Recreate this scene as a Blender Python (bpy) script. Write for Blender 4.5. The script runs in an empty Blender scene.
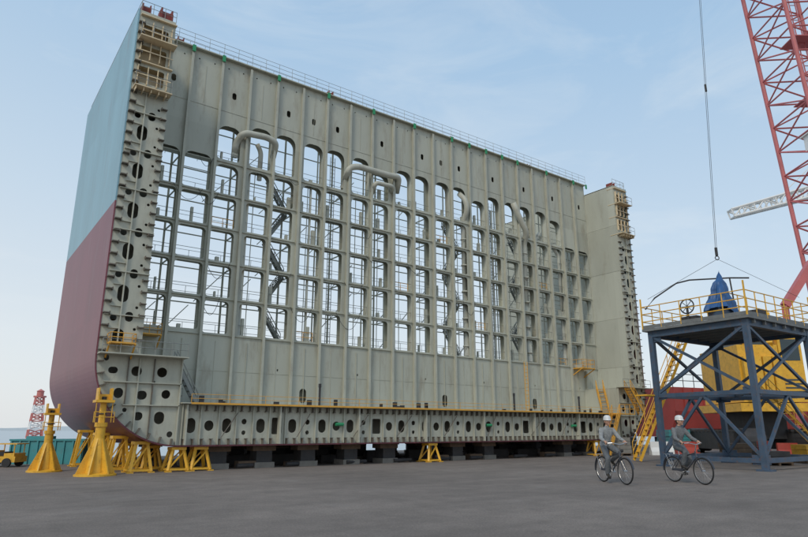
import bpy, math, random
from mathutils import Vector, Matrix, Euler
from mathutils import noise as mnoise
random.seed(7)
R=math.radians
scene=bpy.context.scene
FX,FY=0.5925,0.8056
def FR(f,r,z=0.0): return Vector((FX*f+FY*r, FY*f-FX*r, z))

# ---------------------------------------------------------------- materials
def mat(name,col,rough=.6,metal=0.0,var=.15,scale=1.5,dirt=None,dirt_amt=.0,streak=1.0,bump=.0,panel=0.0,split=None,dthr=.55,fine=0.0):
    m=bpy.data.materials.new(name); m.use_nodes=True
    nt=m.node_tree; N=nt.nodes; L=nt.links
    b=N['Principled BSDF']; b.inputs['Roughness'].default_value=rough; b.inputs['Metallic'].default_value=metal
    geo=N.new('ShaderNodeNewGeometry')
    mp=N.new('ShaderNodeMapping'); mp.inputs['Scale'].default_value=(1,1,1.0/streak); L.new(geo.outputs['Position'],mp.inputs['Vector'])
    no=N.new('ShaderNodeTexNoise'); no.inputs['Scale'].default_value=scale; no.inputs['Detail'].default_value=7; no.inputs['Roughness'].default_value=.62
    L.new(mp.outputs[0],no.inputs['Vector'])
    base=None
    rgb=N.new('ShaderNodeRGB'); rgb.outputs[0].default_value=(*col,1); base=rgb.outputs[0]
    sep=None
    if split or panel:
        sep=N.new('ShaderNodeSeparateXYZ'); L.new(geo.outputs['Position'],sep.inputs[0])
    if split:
        z,c2=split
        gt=N.new('ShaderNodeMath'); gt.operation='GREATER_THAN'; gt.inputs[1].default_value=z; L.new(sep.outputs[2],gt.inputs[0])
        mx=N.new('ShaderNodeMix'); mx.data_type='RGBA'; L.new(gt.outputs[0],mx.inputs[0]); L.new(base,mx.inputs[6]); mx.inputs[7].default_value=(*c2,1); base=mx.outputs[2]
    mr=N.new('ShaderNodeMapRange'); mr.inputs[1].default_value=.25; mr.inputs[2].default_value=.75; mr.inputs[3].default_value=1-var; mr.inputs[4].default_value=1+var
    L.new(no.outputs[0],mr.inputs[0]); fac=mr.outputs[0]
    if panel:
        def fl(o,s,off):
            a=N.new('ShaderNodeMath'); a.operation='MULTIPLY_ADD'; a.inputs[1].default_value=1/s; a.inputs[2].default_value=off; L.new(o,a.inputs[0])
            f=N.new('ShaderNodeMath'); f.operation='FLOOR'; L.new(a.outputs[0],f.inputs[0]); return f.outputs[0]
        cm=N.new('ShaderNodeCombineXYZ')
        L.new(fl(sep.outputs[0],1.357*2,-5.32/2.714),cm.inputs[0]); L.new(fl(sep.outputs[1],2.6,.1),cm.inputs[1]); L.new(fl(sep.outputs[2],3.05,.3),cm.inputs[2])
        wn=N.new('ShaderNodeTexWhiteNoise'); L.new(cm.outputs[0],wn.inputs['Vector'])
        m2=N.new('ShaderNodeMapRange'); m2.inputs[3].default_value=1-panel; m2.inputs[4].default_value=1+panel; L.new(wn.outputs['Value'],m2.inputs[0])
        mm=N.new('ShaderNodeMath'); mm.operation='MULTIPLY'; L.new(fac,mm.inputs[0]); L.new(m2.outputs[0],mm.inputs[1]); fac=mm.outputs[0]
    vm=N.new('ShaderNodeVectorMath'); vm.operation='SCALE'; L.new(base,vm.inputs[0]); L.new(fac,vm.inputs['Scale']); out=vm.outputs[0]
    if dirt:
        mp2=N.new('ShaderNodeMapping'); mp2.inputs['Scale'].default_value=(1,1,.22 if streak>1 else 1); mp2.inputs['Location'].default_value=(3,7,1); L.new(geo.outputs['Position'],mp2.inputs['Vector'])
        n2=N.new('ShaderNodeTexNoise'); n2.inputs['Scale'].default_value=scale*2.3; n2.inputs['Detail'].default_value=9; n2.inputs['Roughness'].default_value=.7; L.new(mp2.outputs[0],n2.inputs['Vector'])
        r=N.new('ShaderNodeMapRange'); r.inputs[1].default_value=dthr; r.inputs[2].default_value=dthr+.16; r.inputs[3].default_value=0; r.inputs[4].default_value=dirt_amt; L.new(n2.outputs[0],r.inputs[0])
        mx=N.new('ShaderNodeMix'); mx.data_type='RGBA'; L.new(r.outputs[0],mx.inputs[0]); L.new(out,mx.inputs[6]); mx.inputs[7].default_value=(*dirt,1); out=mx.outputs[2]
    L.new(out,b.inputs['Base Color'])
    if bump:
        bp=N.new('ShaderNodeBump'); bp.inputs['Strength'].default_value=bump; bp.inputs['Distance'].default_value=.05; L.new(no.outputs[0],bp.inputs['Height']); L.new(bp.outputs[0],b.inputs['Normal'])
    return m

RUST=(.16,.075,.035)
M_plate=mat('primer_plate',(.455,.46,.385),.6,0,.09,.9,(.26,.22,.16),.55,streak=3,bump=.18,panel=.10,dthr=.52)
M_frame=mat('primer_frame',(.43,.43,.355),.6,0,.15,2.5,RUST,.4,streak=2,dthr=.57)
M_stub=mat('rusty_longitudinal',(.13,.12,.10),.7,0,.3,4,RUST,.6,dthr=.5)
M_suntint=mat('sun_tinted_primer',(.66,.54,.36),.65,0,.15,2,RUST,.4,dthr=.56)  # warm sunlight on the wing tops, put into the primer colour
M_hull=mat('hull_paint',(.18,.045,.06),.42,0,.14,.7,(.2,.14,.14),.4,streak=4,bump=.05,panel=.07,split=(9.3,(.21,.37,.44)),dthr=.55)
M_inner=mat('inner_skin',(.42,.43,.365),.65,0,.1,.8,(.24,.21,.15),.45,streak=3,panel=.08,dthr=.55)
M_yel=mat('yellow_paint',(.72,.40,.035),.5,0,.2,3,RUST,.65,dthr=.55)
M_orange=mat('orange_yellow_rail',(.7,.36,.05),.5,0,.15,3,RUST,.4)
M_rail=mat('grey_rail',(.27,.28,.26),.5,.3,.1,3)
M_pipe=mat('pipe_paint',(.46,.46,.39),.55,0,.14,2,RUST,.35,streak=2)
M_dark=mat('dark_steel',(.04,.04,.042),.7,0,.3,3,RUST,.3)
M_wood=mat('block_timber',(.13,.09,.06),.9,0,.3,5)
M_conc=mat('block_concrete',(.2,.19,.17),.9,0,.2,3)
M_red=mat('red_paint',(.40,.06,.04),.5,0,.15,2,RUST,.4)
M_lug=mat('lug_dark_red',(.22,.045,.035),.6,0,.2,3,RUST,.5)
M_redlat=mat('red_lattice_paint',(.50,.14,.14),.6,0,.15,1,(.4,.22,.2),.5)
M_redhull=mat('red_oxide_hull',(.36,.05,.04),.55,0,.2,.5,(.2,.06,.05),.5,panel=.1)
M_navy=mat('navy_steel',(.05,.085,.135),.5,0,.25,2.5,RUST,.6,dthr=.53)
M_deckg=mat('deck_plate',(.16,.17,.17),.8,0,.2,3,RUST,.4)
M_tarp=mat('blue_tarp',(.02,.085,.23),.5,0,.25,5,bump=.4)
M_white=mat('white_paint',(.72,.72,.70),.5,0,.06,1,(.4,.36,.3),.3)
M_green=mat('green_marker',(.03,.28,.12),.6)
M_teal=mat('teal_paint',(.05,.26,.28),.55,0,.15,1.5,RUST,.4)
M_black=mat('black_rubber',(.02,.02,.021),.7)
M_chrome=mat('bicycle_metal',(.5,.5,.5),.3,.9)
M_bframe=mat('bicycle_frame_paint',(.05,.055,.07),.35)
M_jacket=mat('jacket_cloth',(.29,.30,.30),.9,0,.3,14,(.1,.11,.12),.6,bump=.7,dthr=.5)
M_jacket2=mat('jacket_cloth_dark',(.17,.175,.18),.9,0,.3,14,(.07,.075,.08),.6,bump=.7,dthr=.5)
M_pants=mat('trouser_cloth',(.12,.13,.14),.9,0,.2,14,bump=.7)
M_shoe=mat('boot_leather',(.03,.025,.02),.6)
M_skin=mat('skin',(.50,.29,.20),.55,0,.05,20)
M_eye=mat('eye_dark',(.02,.015,.012),.4)
M_lip=mat('lip',(.35,.13,.1),.5)
M_helm=mat('helmet_plastic',(.62,.63,.62),.3,0,.03,3)
M_glass=mat('cab_glass',(.03,.05,.06),.1)

# ---------------------------------------------------------------- builders
def parent(name,loc=(0,0,0),rotz=0.0):
    e=bpy.data.objects.new(name,None); e.empty_display_size=.5
    scene.collection.objects.link(e); e.location=loc; e.rotation_euler=(0,0,rotz)
    return e
def basis(d):
    d=d.normalized(); up=Vector((0,0,1))
    if abs(d.z)>.97: up=Vector((0,1,0))
    a=d.cross(up).normalized(); b=a.cross(d).normalized(); return a,b
class MB:
    def __init__(s,name,m,par,local=False,smooth=False):
        s.name,s.m,s.par,s.local,s.smooth=name,m,par,local,smooth; s.v=[]; s.f=[]
    def box(s,x0,x1,y0,y1,z0,z1):
        n=len(s.v); s.v+=[(x0,y0,z0),(x1,y0,z0),(x1,y1,z0),(x0,y1,z0),(x0,y0,z1),(x1,y0,z1),(x1,y1,z1),(x0,y1,z1)]
        s.f+=[tuple(n+i for i in q) for q in((0,3,2,1),(4,5,6,7),(0,1,5,4),(1,2,6,5),(2,3,7,6),(3,0,4,7))]
    def obox(s,o,e1,e2,e3):
        n=len(s.v); o=Vector(o)
        for p in (o,o+e1,o+e1+e2,o+e2,o+e3,o+e1+e3,o+e1+e2+e3,o+e2+e3): s.v.append(tuple(p))
        s.f+=[tuple(n+i for i in q) for q in((0,3,2,1),(4,5,6,7),(0,1,5,4),(1,2,6,5),(2,3,7,6),(3,0,4,7))]
    def beam(s,p,q,w,h=None):
        p,q=Vector(p),Vector(q); h=h or w; a,b=basis(q-p)
        s.obox(p-a*w/2-b*h/2,a*w,b*h,q-p)
    def tube(s,p,q,r,n=8,r2=None,cap=True):
        p,q=Vector(p),Vector(q); r2=r if r2 is None else r2; a,b=basis(q-p); k=len(s.v)
        for c,rr in((p,r),(q,r2)):
            for i in range(n):
                t=2*math.pi*i/n; s.v.append(tuple(c+a*math.cos(t)*rr+b*math.sin(t)*rr))
        for i in range(n):
            j=(i+1)%n; s.f.append((k+i,k+j,k+n+j,k+n+i))
        if cap: s.f.append(tuple(k+i for i in range(n))[::-1]); s.f.append(tuple(k+n+i for i in range(n)))
    def path(s,pts,r,n=10):
        pts=[Vector(p) for p in pts]; k=len(s.v); pa=None
        for i,c in enumerate(pts):
            d=(pts[min(i+1,len(pts)-1)]-pts[max(i-1,0)]).normalized()
            if pa is None: a,b=basis(d)
            else:
                a=(pa-d*pa.dot(d)).normalized(); b=d.cross(a)
            pa=a
            for j in range(n):
                t=2*math.pi*j/n; s.v.append(tuple(c+a*math.cos(t)*r+b*math.sin(t)*r))
        for i in range(len(pts)-1):
            for j in range(n):
                j2=(j+1)%n; s.f.append((k+i*n+j,k+i*n+j2,k+(i+1)*n+j2,k+(i+1)*n+j))
        s.f.append(tuple(k+i for i in range(n))); s.f.append(tuple(k+(len(pts)-1)*n+i for i in range(n)))
    def torus(s,c,axis,Rr,r,n=32,m=8):
        c=Vector(c); a,b=basis(Vector(axis)); ax=Vector(axis).normalized(); k=len(s.v)
        for i in range(n):
            t=2*math.pi*i/n; d=a*math.cos(t)+b*math.sin(t)
            for j in range(m):
                u=2*math.pi*j/m; s.v.append(tuple(c+d*(Rr+r*math.cos(u))+ax*r*math.sin(u)))
        for i in range(n):
            for j in range(m):
                i2=(i+1)%n;j2=(j+1)%m; s.f.append((k+i*m+j,k+i2*m+j,k+i2*m+j2,k+i*m+j2))
    def lathe(s,c,prof,n=20):
        c=Vector(c); k=len(s.v)
        for (r,z) in prof:
            for j in range(n):
                t=2*math.pi*j/n; s.v.append((c.x+r*math.cos(t),c.y+r*math.sin(t),c.z+z))
        for i in range(len(prof)-1):
            for j in range(n):
                j2=(j+1)%n; s.f.append((k+i*n+j,k+i*n+j2,k+(i+1)*n+j2,k+(i+1)*n+j))
    def rail(s,p,q,h=.55,sp=1.0,r=.012,nr=2):
        p,q=Vector(p),Vector(q); L=(q-p).length; n=max(1,int(L/sp))
        for i in range(n+1):
            a=p.lerp(q,i/n); s.tube(a,a+Vector((0,0,h)),r,5)
        for k in range(nr):
            zz=Vector((0,0,h*(k+1)/nr)); s.tube(p+zz,q+zz,r,5)
    def stair(s,p,q,side,n=10,rail=None,sw=.04):
        p,q,side=Vector(p),Vector(q),Vector(side)
        s.beam(p,q,.03,.12); s.beam(p+side,q+side,.03,.12)
        d=(q-p); h=Vector((d.x,d.y,0)); hl=h.normalized()*min(.2,h.length/n)
        for i in range(n):
            c=p.lerp(q,(i+.5)/n); s.obox(c-hl/2,hl,side,Vector((0,0,.02)))
        if rail:
            for o in (Vector((0,0,0)),side):
                for hh in (.5,1.): s2=Vector((0,0,rail*hh)); s.tube(p+o+s2,q+o+s2,.02,5)
                for i in range(5):
                    c=p.lerp(q,i/4)+o; s.tube(c,c+Vector((0,0,rail)),.018,5)
    def done(s):
        if not s.v: return None
        me=bpy.data.meshes.new(s.name); loc=Vector(s.par.location) if (s.par and not s.local) else Vector((0,0,0))
        me.from_pydata([tuple(Vector(v)-loc) for v in s.v],[],s.f); me.materials.append(s.m)
        if s.smooth:
            for p in me.polygons: p.use_smooth=True
        me.update(); o=bpy.data.objects.new(s.name,me); scene.collection.objects.link(o)
        if s.par: o.parent=s.par
        return o
def lattice(mb,p,q,w0,w1,bays,rc,rb,ref=Vector((1,0,0)),n=6):
    p,q=Vector(p),Vector(q); d=(q-p).normalized(); a=(ref-d*ref.dot(d)).normalized(); b=d.cross(a)
    def cor(t):
        w=(w0+(w1-w0)*t)/2; c=p.lerp(q,t); return [c+a*w+b*w,c-a*w+b*w,c-a*w-b*w,c+a*w-b*w]
    A=cor(0);B=cor(1)
    for i in range(4): mb.tube(A[i],B[i],rc,n)
    for k in range(bays):
        c0,c1=cor(k/bays),cor((k+1)/bays)
        for i in range(4):
            j=(i+1)%4
            mb.tube(c0[i],c0[j],rb,n)
            if k%2: mb.tube(c0[i],c1[j],rb,n)
            else: mb.tube(c0[j],c1[i],rb,n)

def rrect(cx,cz,w,h,r,rt=None,n=5):
    rt=rt or r; pts=[]
    for (sx,sz,a0,rr) in((1,-1,-90,r),(1,1,0,rt),(-1,1,90,rt),(-1,-1,180,r)):
        ox=cx+sx*(w/2-rr); oz=cz+sz*(h/2-rr)
        for i in range(n+1):
            t=R(a0+90*i/n); pts.append((ox+rr*math.cos(t),oz+rr*math.sin(t)))
    return pts
def plate(name,outer,holes,y,th,m,par):
    cu=bpy.data.curves.new(name,'CURVE'); cu.dimensions='2D'; cu.fill_mode='BOTH'; cu.extrude=th/2
    for pts in [outer]+holes:
        sp=cu.splines.new('POLY'); sp.points.add(len(pts)-1)
        for i,(x,z) in enumerate(pts): sp.points[i].co=(x,z,0,1)
        sp.use_cyclic_u=True
    ob=bpy.data.objects.new('tmp',cu); scene.collection.objects.link(ob)
    dg=bpy.context.evaluated_depsgraph_get(); dg.update()
    me=bpy.data.meshes.new_from_object(ob.evaluated_get(dg)); bpy.data.objects.remove(ob)
    me.transform(Matrix.Rotation(R(90),4,'X')); me.transform(Matrix.Translation(Vector((0,y,0))-Vector(par.location)))
    me.materials.clear(); me.materials.append(m); me.name=name
    for p in me.polygons: p.use_smooth=False
    o=bpy.data.objects.new(name,me); scene.collection.objects.link(o); o.parent=par; return o

# ================================================================ SHIP BLOCK
ship=parent('ship_hull_section',(19.6,27.8,0))
XL,XR=3.9,35.3; YF,YB=22.6,33.0; ZB,ZT=.83,17.2; MIR=XL+XR
def arc(cx,cz,r,a0,a1,n=14): return [(cx+r*math.cos(R(a0+(a1-a0)*i/n)),cz+r*math.sin(R(a0+(a1-a0)*i/n))) for i in range(n+1)]
def prof(o,n=28):
    r=3-o
    return [(XL+o,ZT)]+arc(6.9,3.83,r,180,270,n)+arc(32.3,3.83,r,270,360,n)+[(XR-o,ZT)]
pa,pb=prof(0),prof(.05)
sh=MB('outer_shell',M_hull,ship)
n=len(pa)
for (P,y) in ((pa,YF),(pa,YB),(pb,YF),(pb,YB)):
    for (x,z) in P: sh.v.append((x,y,z))
for i in range(n-1):
    sh.f.append((i,i+1,n+i+1,n+i)); sh.f.append((2*n+i,3*n+i,3*n+i+1,2*n+i+1)); sh.f.append((i,2*n+i,2*n+i+1,i+1)); sh.f.append((n+i,n+i+1,3*n+i+1,3*n+i))
o=sh.done()
inn=MB('inner_skin_walls',M_inner,ship)
XW=5.32; XW2=MIR-XW; XH=6.8; XH2=MIR-XH; ZH=3.85; ZI=2.3
for m_ in (0,1):
    f=(lambda x:x) if not m_ else (lambda x:MIR-x)
    def bx(x0,x1,*a): x0,x1=sorted((f(x0),f(x1))); inn.box(x0,x1,*a)
    bx(XW-.04,XW,YF+.05,YB-.05,ZH,ZT); bx(XW-.04,XH,YF+.05,YB-.05,ZH-.04,ZH-.001); bx(XH-.04,XH,YF+.05,YB-.05,ZI,ZH-.045)
    bx(XL+.06,XW,YF+.05,YB-.05,ZT-.06,ZT-.02)
    for k in range(8):
        z=5.2+1.53*k; bx(XL+.06,XW-.05,YF+.9,YB-.1,z,z+.03)
    for z in (5.2,8.26,11.32,14.4): bx(XW,XW+.012,YF+.06,YB-.1,z,z+.02)
inn.box(XH-.04,XH2+.04,YF+.05,YB-.05,ZI-.04,ZI-.002)
inn.done()
inner_prof=[(XW2,ZT-.02),(XW2,ZH),(XH2,ZH),(XH2,ZI),(XH,ZI),(XH,ZH),(XW,ZH),(XW,ZT-.02)]
outer=prof(.052)
poly=[(outer[0][0],ZT-.02)]+outer[1:-1]+[(outer[-1][0],ZT-.02)]+inner_prof
holes=[]
hl=[]
cx=(XL+XW)/2
z=4.35;k=0
while z<13.4:
    if k%2==0: hl.append(rrect(cx-.08,z+.1,.36,.6,.175))
    else:
        hl.append(rrect(cx-.3,z,.22,.22,.105)); hl.append(rrect(cx+.2,z+.08,.26,.34,.12))
    hl.append(rrect(cx+.42,z+.42,.1,.1,.045,n=3))
    z+=.765; k+=1
for zz in (14.15,15.05,15.95): hl.append(rrect(cx-.02,zz+.32,.98,.68,.08))
for (x,z_,w,h) in ((4.5,3.35,.3,.22),(5.25,3.35,.34,.34),(6.1,3.35,.34,.34),(4.75,2.6,.3,.34),(5.5,2.55,.34,.3),(6.3,2.6,.3,.3),(5.45,1.85,.3,.28),(6.15,1.8,.34,.42),(6.55,1.25,.2,.2),(4.25,3.75,.16,.2),(5.0,2.05,.14,.14),(5.85,3.0,.1,.1)):
    hl.append(rrect(x,z_,w,h,min(w,h)/2-.005))
for h in hl:
    holes.append(h); holes.append([(MIR-x,z) for (x,z) in h][::-1])
x=7.25;k=0
while x<32.0:
    if k%4==3: holes.append(rrect(x,1.7,.2,.2,.095)); holes.append(rrect(x,1.3,.16,.16,.075))
    elif k%7==5: holes.append(rrect(x,1.55,.42,.62,.06))
    else: holes.append(rrect(x,1.55,.34,.52 if k%4!=1 else .36,.165))
    x+=.66;k+=1
plate('end_frame_web',poly,holes,YF+.03,.03,M_frame,ship)
poly2=[(outer[0][0],ZT-.07)]+outer[1:-1]+[(outer[-1][0],ZT-.07)]+[(XW2+.045,ZT-.07),(XW2+.045,ZH-.05),(XH2+.045,ZH-.05),(XH2+.045,ZI-.05),(XH-.045,ZI-.05),(XH-.045,ZH-.05),(XW-.045,ZH-.05),(XW-.045,ZT-.07)]
plate('rear_frame_web',poly2,[],YB-.03,.03,M_frame,ship)
plate('second_frame_web',poly2,[],YF+1.5,.03,M_frame,ship)
cr=MB('wing_top_recess',M_suntint,ship)
for f in (lambda x:x,lambda x:MIR-x):
    def bx(x0,x1,*a):
        x0,x1=sorted((f(x0),f(x1))); cr.box(x0,x1,*a)
    bx(XL+.1,XW-.06,YF+.5,YF+.53,13.9,17.1)
    for zz in (13.75,14.95,15.85,16.95):
        bx(XL+.1,XW+.02,YF-.45 if zz in(13.75,15.85) else YF-.12,YF+.5,zz,zz+.04)
    for zz in (14.05,15.1,16.0):
        for j in range(4): bx(XL+.2+j*.36,XL+.225+j*.36,YF-.10,YF+.01,zz,zz+.75)
    for zz in (14.4,15.4,16.3): bx(XL+.1,XW,YF-.12,YF-.1,zz,zz+.04)
    for j in range(5): bx(XL+.15+j*.27,XL+.17+j*.27,YF-.4,YF+.01,13.6,13.75)
cr.done()
rl=MB('platform_rails',M_rail,ship)
for f in (lambda x:x,lambda x:MIR-x):
    for zz in (13.8,15.9): rl.rail((f(XL+.1),YF-.43,zz),(f(XW),YF-.43,zz),.5,.35)
st=MB('longitudinal_stiffeners',M_stub,ship)
fl=MB('frame_flanges',M_frame,ship)
for f in (lambda x:x,lambda x:MIR-x):
    def bx(mb,x0,x1,*a): x0,x1=sorted((f(x0),f(x1))); mb.box(x0,x1,*a)
    z=4.0
    while z<16.9:
        bx(st,XL+.053,XL+.25,YF-.16,YF+.01,z-.018,z+.018); bx(st,XL+.25,XL+.275,YF-.16,YF+.01,z-.06,z+.05)
        if z>4.3 and z<13.6: bx(st,XW-.2,XW-.002,YF-.12,YF+.01,z-.015,z+.015); bx(st,XW-.22,XW-.2,YF-.12,YF+.01,z-.05,z+.05)
        z+=.42
    for a in range(184,270,8):
        t=R(a); p=Vector((6.9+2.94*math.cos(t),0,3.83+2.94*math.sin(t))); q=Vector((6.9+2.74*math.cos(t),0,3.83+2.74*math.sin(t)))
        tt=Vector((-math.sin(t),0,math.cos(t)))*.018
        if f(1)!=1: p.x=MIR-p.x;q.x=MIR-q.x;tt.x=-tt.x
        st.obox(Vector((p.x,YF-.16,p.z))-tt,Vector((q.x-p.x,0,q.z-p.z)),tt*2,Vector((0,.17,0)))
    for zz in (5.2,6.73,8.26,9.79,11.32,12.85,13.7): bx(fl,XL+.1,XW-.003,YF-.08,YF+.01,zz,zz+.035)
    bx(fl,XL+.6,XL+.64,YF-.07,YF+.01,4,13.7)
    for k in range(12):
        bx(fl,XL+.28,XL+.6,YF-.05,YF+.01,4.75+k*.765,4.78+k*.765)
    bx(fl,XL+.35,XH-.003,YF-.08,YF+.01,2.95,2.985); bx(fl,XL+1.,XH-.003,YF-.08,YF+.01,2.2,2.235)
    bx(fl,XH-.06,XH-.02,YF-.08,YF+.01,.9,ZH); bx(fl,XW-.02,XW+.02,YF-.07,YF+.01,1.35,ZH-.05)
    bx(fl,XL+.05,XH+.04,YF-.5,YF+.01,ZH,ZH+.04)
    bx(st,5.8,5.83,YF-.07,YF+.01,1.2,ZH-.05); bx(st,4.95,4.98,YF-.07,YF+.01,2.24,ZH-.05)
x=7.0
k=0
while x<32.2:
    st.box(x-.015,x+.015,YF-.14,YF+.01,ZB+.055,ZB+.25); st.box(x-.05,x+.05,YF-.14,YF+.01,ZB+.25,ZB+.27)
    st.box(x+.1-.015,x+.1+.015,YF-.14,YF+.01,ZI-.22,ZI-.045); st.box(x+.05,x+.15,YF-.14,YF+.01,ZI-.24,ZI-.22)
    if k%2==0: fl.box(x-.1,x-.065,YF-.06,YF+.01,ZB+.06,ZI-.05)
    x+=.33;k+=1
for i in range(0,22,3):
    x=7.0+i*1.19; fl.box(x,x+.06,YF-.22,YF+.01,ZB+.06,ZI-.03)
for i in range(9):
    x=8+i*2.7+random.random(); w_=.5+random.random()*.6
    st.tube((x,YF-.13,ZB+.3),(x+w_,YF-.13,ZI-.28),.018,5)
st.done()
fl.box(XH,XH2,YF-.35,YF+.05,ZI+.0,ZI+.035)
orl=MB('walkway_rails',M_orange,ship)
orl.box(XH+.3,XH2-.2,YF-.37,YF-.352,ZI-.02,ZI+.045)
orl.rail((XH+.3,YF-.33,ZI+.03),(XH2-.2,YF-.33,ZI+.03),.30,1.36,.009)
# ---- transverse bulkhead
YP=24.95; DP=.40; ZTB=17.85; PITCH=(XW2-XW)/21
xb=[XW+PITCH*i for i in range(22)]
zk=[5.2+1.53*k for k in range(6)]
wide=set(range(3,19,2))
def openings(dw,dh,bk=False):
    H=[]
    for i in range(21):
        l=xb[i]+(.23 if i in wide else .10); r=xb[i+1]-(.23 if (i+1) in wide else .10)
        if bk: l-=.06; r+=.06; l=max(l,xb[i]+.06); r=min(r,xb[i+1]-.06)
        c=(l+r)/2; w=r-l
        for k in range(5):
            b=zk[k]+.06; t=zk[k+1]-.12
            if k==4 and (i<2 or i>18): t+=.25
            if bk: b-=.02; t+=.05
            if k==0 and i in(0,1,19,20): b+=.1
            if i in (20,) and k in (0,): continue
            H.append(rrect(c,(b+t)/2,w,t-b,.1,.16 if k<4 else .3))
        if 2<=i<=18:
            t=14.95 if i not in (2,18) else 14.6; b=zk[5]+.12
            if i in (8,13) : t-=.5
            H.append(rrect(c,(b+t)/2,w,t-b,.15,.40))
    return H
H=openings(0,0)
F=list(H)
for i in range(21):
    c=(xb[i]+xb[i+1])/2
    if i%2==0 or i in(5,11): F.append(rrect(c,16.15,.2,.34,.095))
    F.append(rrect(c-.35,17.45,.07,.07,.03,n=2)); F.append(rrect(c+.35,17.45,.07,.07,.03,n=2))
    if i%3==1: F.append(rrect(c+.1,3.9,.07,.1,.03,n=2))
for i in (5,11,16): F.append(rrect((xb[i]+xb[i+1])/2,2.85,.34,.62,.16))
outl=[(XH+.003,ZI+.002),(XH2-.003,ZI+.002),(XH2-.003,ZH+.003),(XW2-.004,ZH+.003),(XW2-.004,ZTB),(XW+.004,ZTB),(XW+.004,ZH+.003),(XH+.003,ZH+.003)]
plate('bulkhead_front_plate',outl,F,YP,.03,M_plate,ship)
plate('bulkhead_rear_plate',outl,openings(0,0,True),YP+DP,.03,M_plate,ship)
web=MB('bulkhead_webs_and_decks',M_plate,ship)
for i in range(0,22):
    x=xb[i]
    if 0<i<21: web.box(x-.012,x+.012,YP+.017,YP+DP-.017,ZI+.01,ZTB-.05)
for k,z in enumerate(zk+[15.3,17.7]):
    for i in range(21): web.box(xb[i]+.014,xb[i+1]-.014,YP+.017,YP+DP-.017,z-.015,z+.015)
web.done()
stf=MB('bulkhead_stiffeners',M_frame,ship)
for i in range(1,21):
    x=xb[i]; stf.box(x-.015,x+.015,YP-.17,YP-.016,ZI+.04,ZTB-.1); stf.box(x-.055,x+.055,YP-.19,YP-.17,ZI+.04,ZTB-.15)
    stf.box(x-.12,x+.12,YP-.3,YP-.016,ZI+.04,ZI+.07)
for i in range(21):
    x=(xb[i]+xb[i+1])/2; stf.box(x-.008,x+.008,YP-.05 if i%2 else YP-.03,YP-.016,ZI+.04,4.95)
    stf.box(xb[i]+.06,xb[i+1]-.06,YP-.028,YP-.016,3.72,3.735)
    if i%2: stf.box(x-.006,x+.006,YP-.03,YP-.016,15.4,17.2)
for k,z in enumerate(zk[:6]):
    for i in range(21):
        if k==5 and (i<2 or i>18): continue
        stf.box(xb[i]+.056,xb[i+1]-.056,YP-.08,YP-.016,z-.03,z-.01)
stf.box(XW+.01,XW2-.01,YP-.22,YP+DP+.2,ZTB-.02,ZTB+.03)
stf.box(XW+.01,XW2-.01,YP-.03,YP-.018,15.28,15.3)
stf.done()
wk=MB('rear_walkways',M_frame,ship)
for k,z in enumerate(zk):
    if k%2==0: wk.box(XW+.05,XW2-.05,YP+DP+.03,YP+DP+.22,z-.02,z+.015)
    for i in range(1,21,2): wk.box(xb[i]-.03,xb[i]+.03,YP+DP+.02,YP+DP+.22,z-.10,z-.02)
for i in range(1,21):
    if i%3!=1: wk.box(xb[i]-.025,xb[i]+.025,YP+DP+.26,YP+DP+.32,ZI,17.5)
YR=YP+1.6
for i in range(1,21,2): 
    wk.box(xb[i]-.04,xb[i]+.04,YR,YR+.05,ZI,16.9)
    for k,z in enumerate(zk): wk.box(xb[i]-.025,xb[i]+.025,YP+DP+.3,YR,z-.05,z-.0)
for k,z in enumerate(zk+[14.9]):
    wk.box(XW+.05,XW2-.05,YR-.03,YR-.001,z-.04,z+.01)
for i in range(21):
    c=(xb[i]+xb[i+1])/2
    if random.random()<.5: wk.box(c-.015,c+.015,YP+.3,YP+.33,zk[0],zk[5])
    for k in range(6):
        if k==5 and (i<2 or i>18): continue
        if random.random()<.6:
            x=xb[i]+.15+random.random()*.8; z=zk[k]; wk.box(x,x+.05+random.random()*.12,YP+.15,YP+.28,z+.02,z+.25+random.random()*.6)
        if random.random()<.3:
            z=zk[k]+.75+random.random()*.4; wk.box(xb[i]+.02,xb[i+1]-.02,YP+.32,YP+.35,z,z+.03)
        if random.random()<.25:
            z=zk[k]; wk.beam((xb[i]+.1,YR-.1,z+.05),(xb[i+1]-.1,YR-.1,z+1.4),.035)
wk.done()
for k,z in enumerate(zk[:6]):
    rl.rail((XW+.1,YP+DP+.2,z),(XW2-.1,YP+DP+.2,z),.5,.68,.010)
    rl.tube((XW+.1,YP+.1,z+.5),(XW2-.1,YP+.1,z+.5),.012,5)
for k in range(5):
    z=zk[k]; d=1 if k%2 else -1
    for (i,dy) in ((4,.0),(12,.05),(16,.05)):
        c=(xb[i]+xb[i+1])/2; rl.stair((c-.5*d,YP+DP+.35+dy,z+.02),(c+.5*d,YP+DP+.35+dy,z+1.51),(0,.25,0),8,.4)
for i in (6,14):
    c=xb[i]+.45
    rl.tube((c,YP+.2,zk[0]),(c,YP+.2,zk[5]+1.8),.018,5); rl.tube((c+.25,YP+.2,zk[0]),(c+.25,YP+.2,zk[5]+1.8),.018,5)
    z=zk[0]
    while z<zk[5]+1.7: rl.tube((c,YP+.2,z),(c+.25,YP+.2,z),.012,4); z+=.2
rl.rail((XW,YP-.18,ZTB+.03),(XW2,YP-.18,ZTB+.03),.62,.68,.009,3)
rl.rail((XW,YP+DP+.1,ZTB+.03),(XW2,YP+DP+.1,ZTB+.03),.62,.68,.009,3)
for x0 in (XL+.1,XR-.1): rl.rail((x0,YF+.1,ZT),(x0,YB-.2,ZT),.45,.8,.009)
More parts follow.
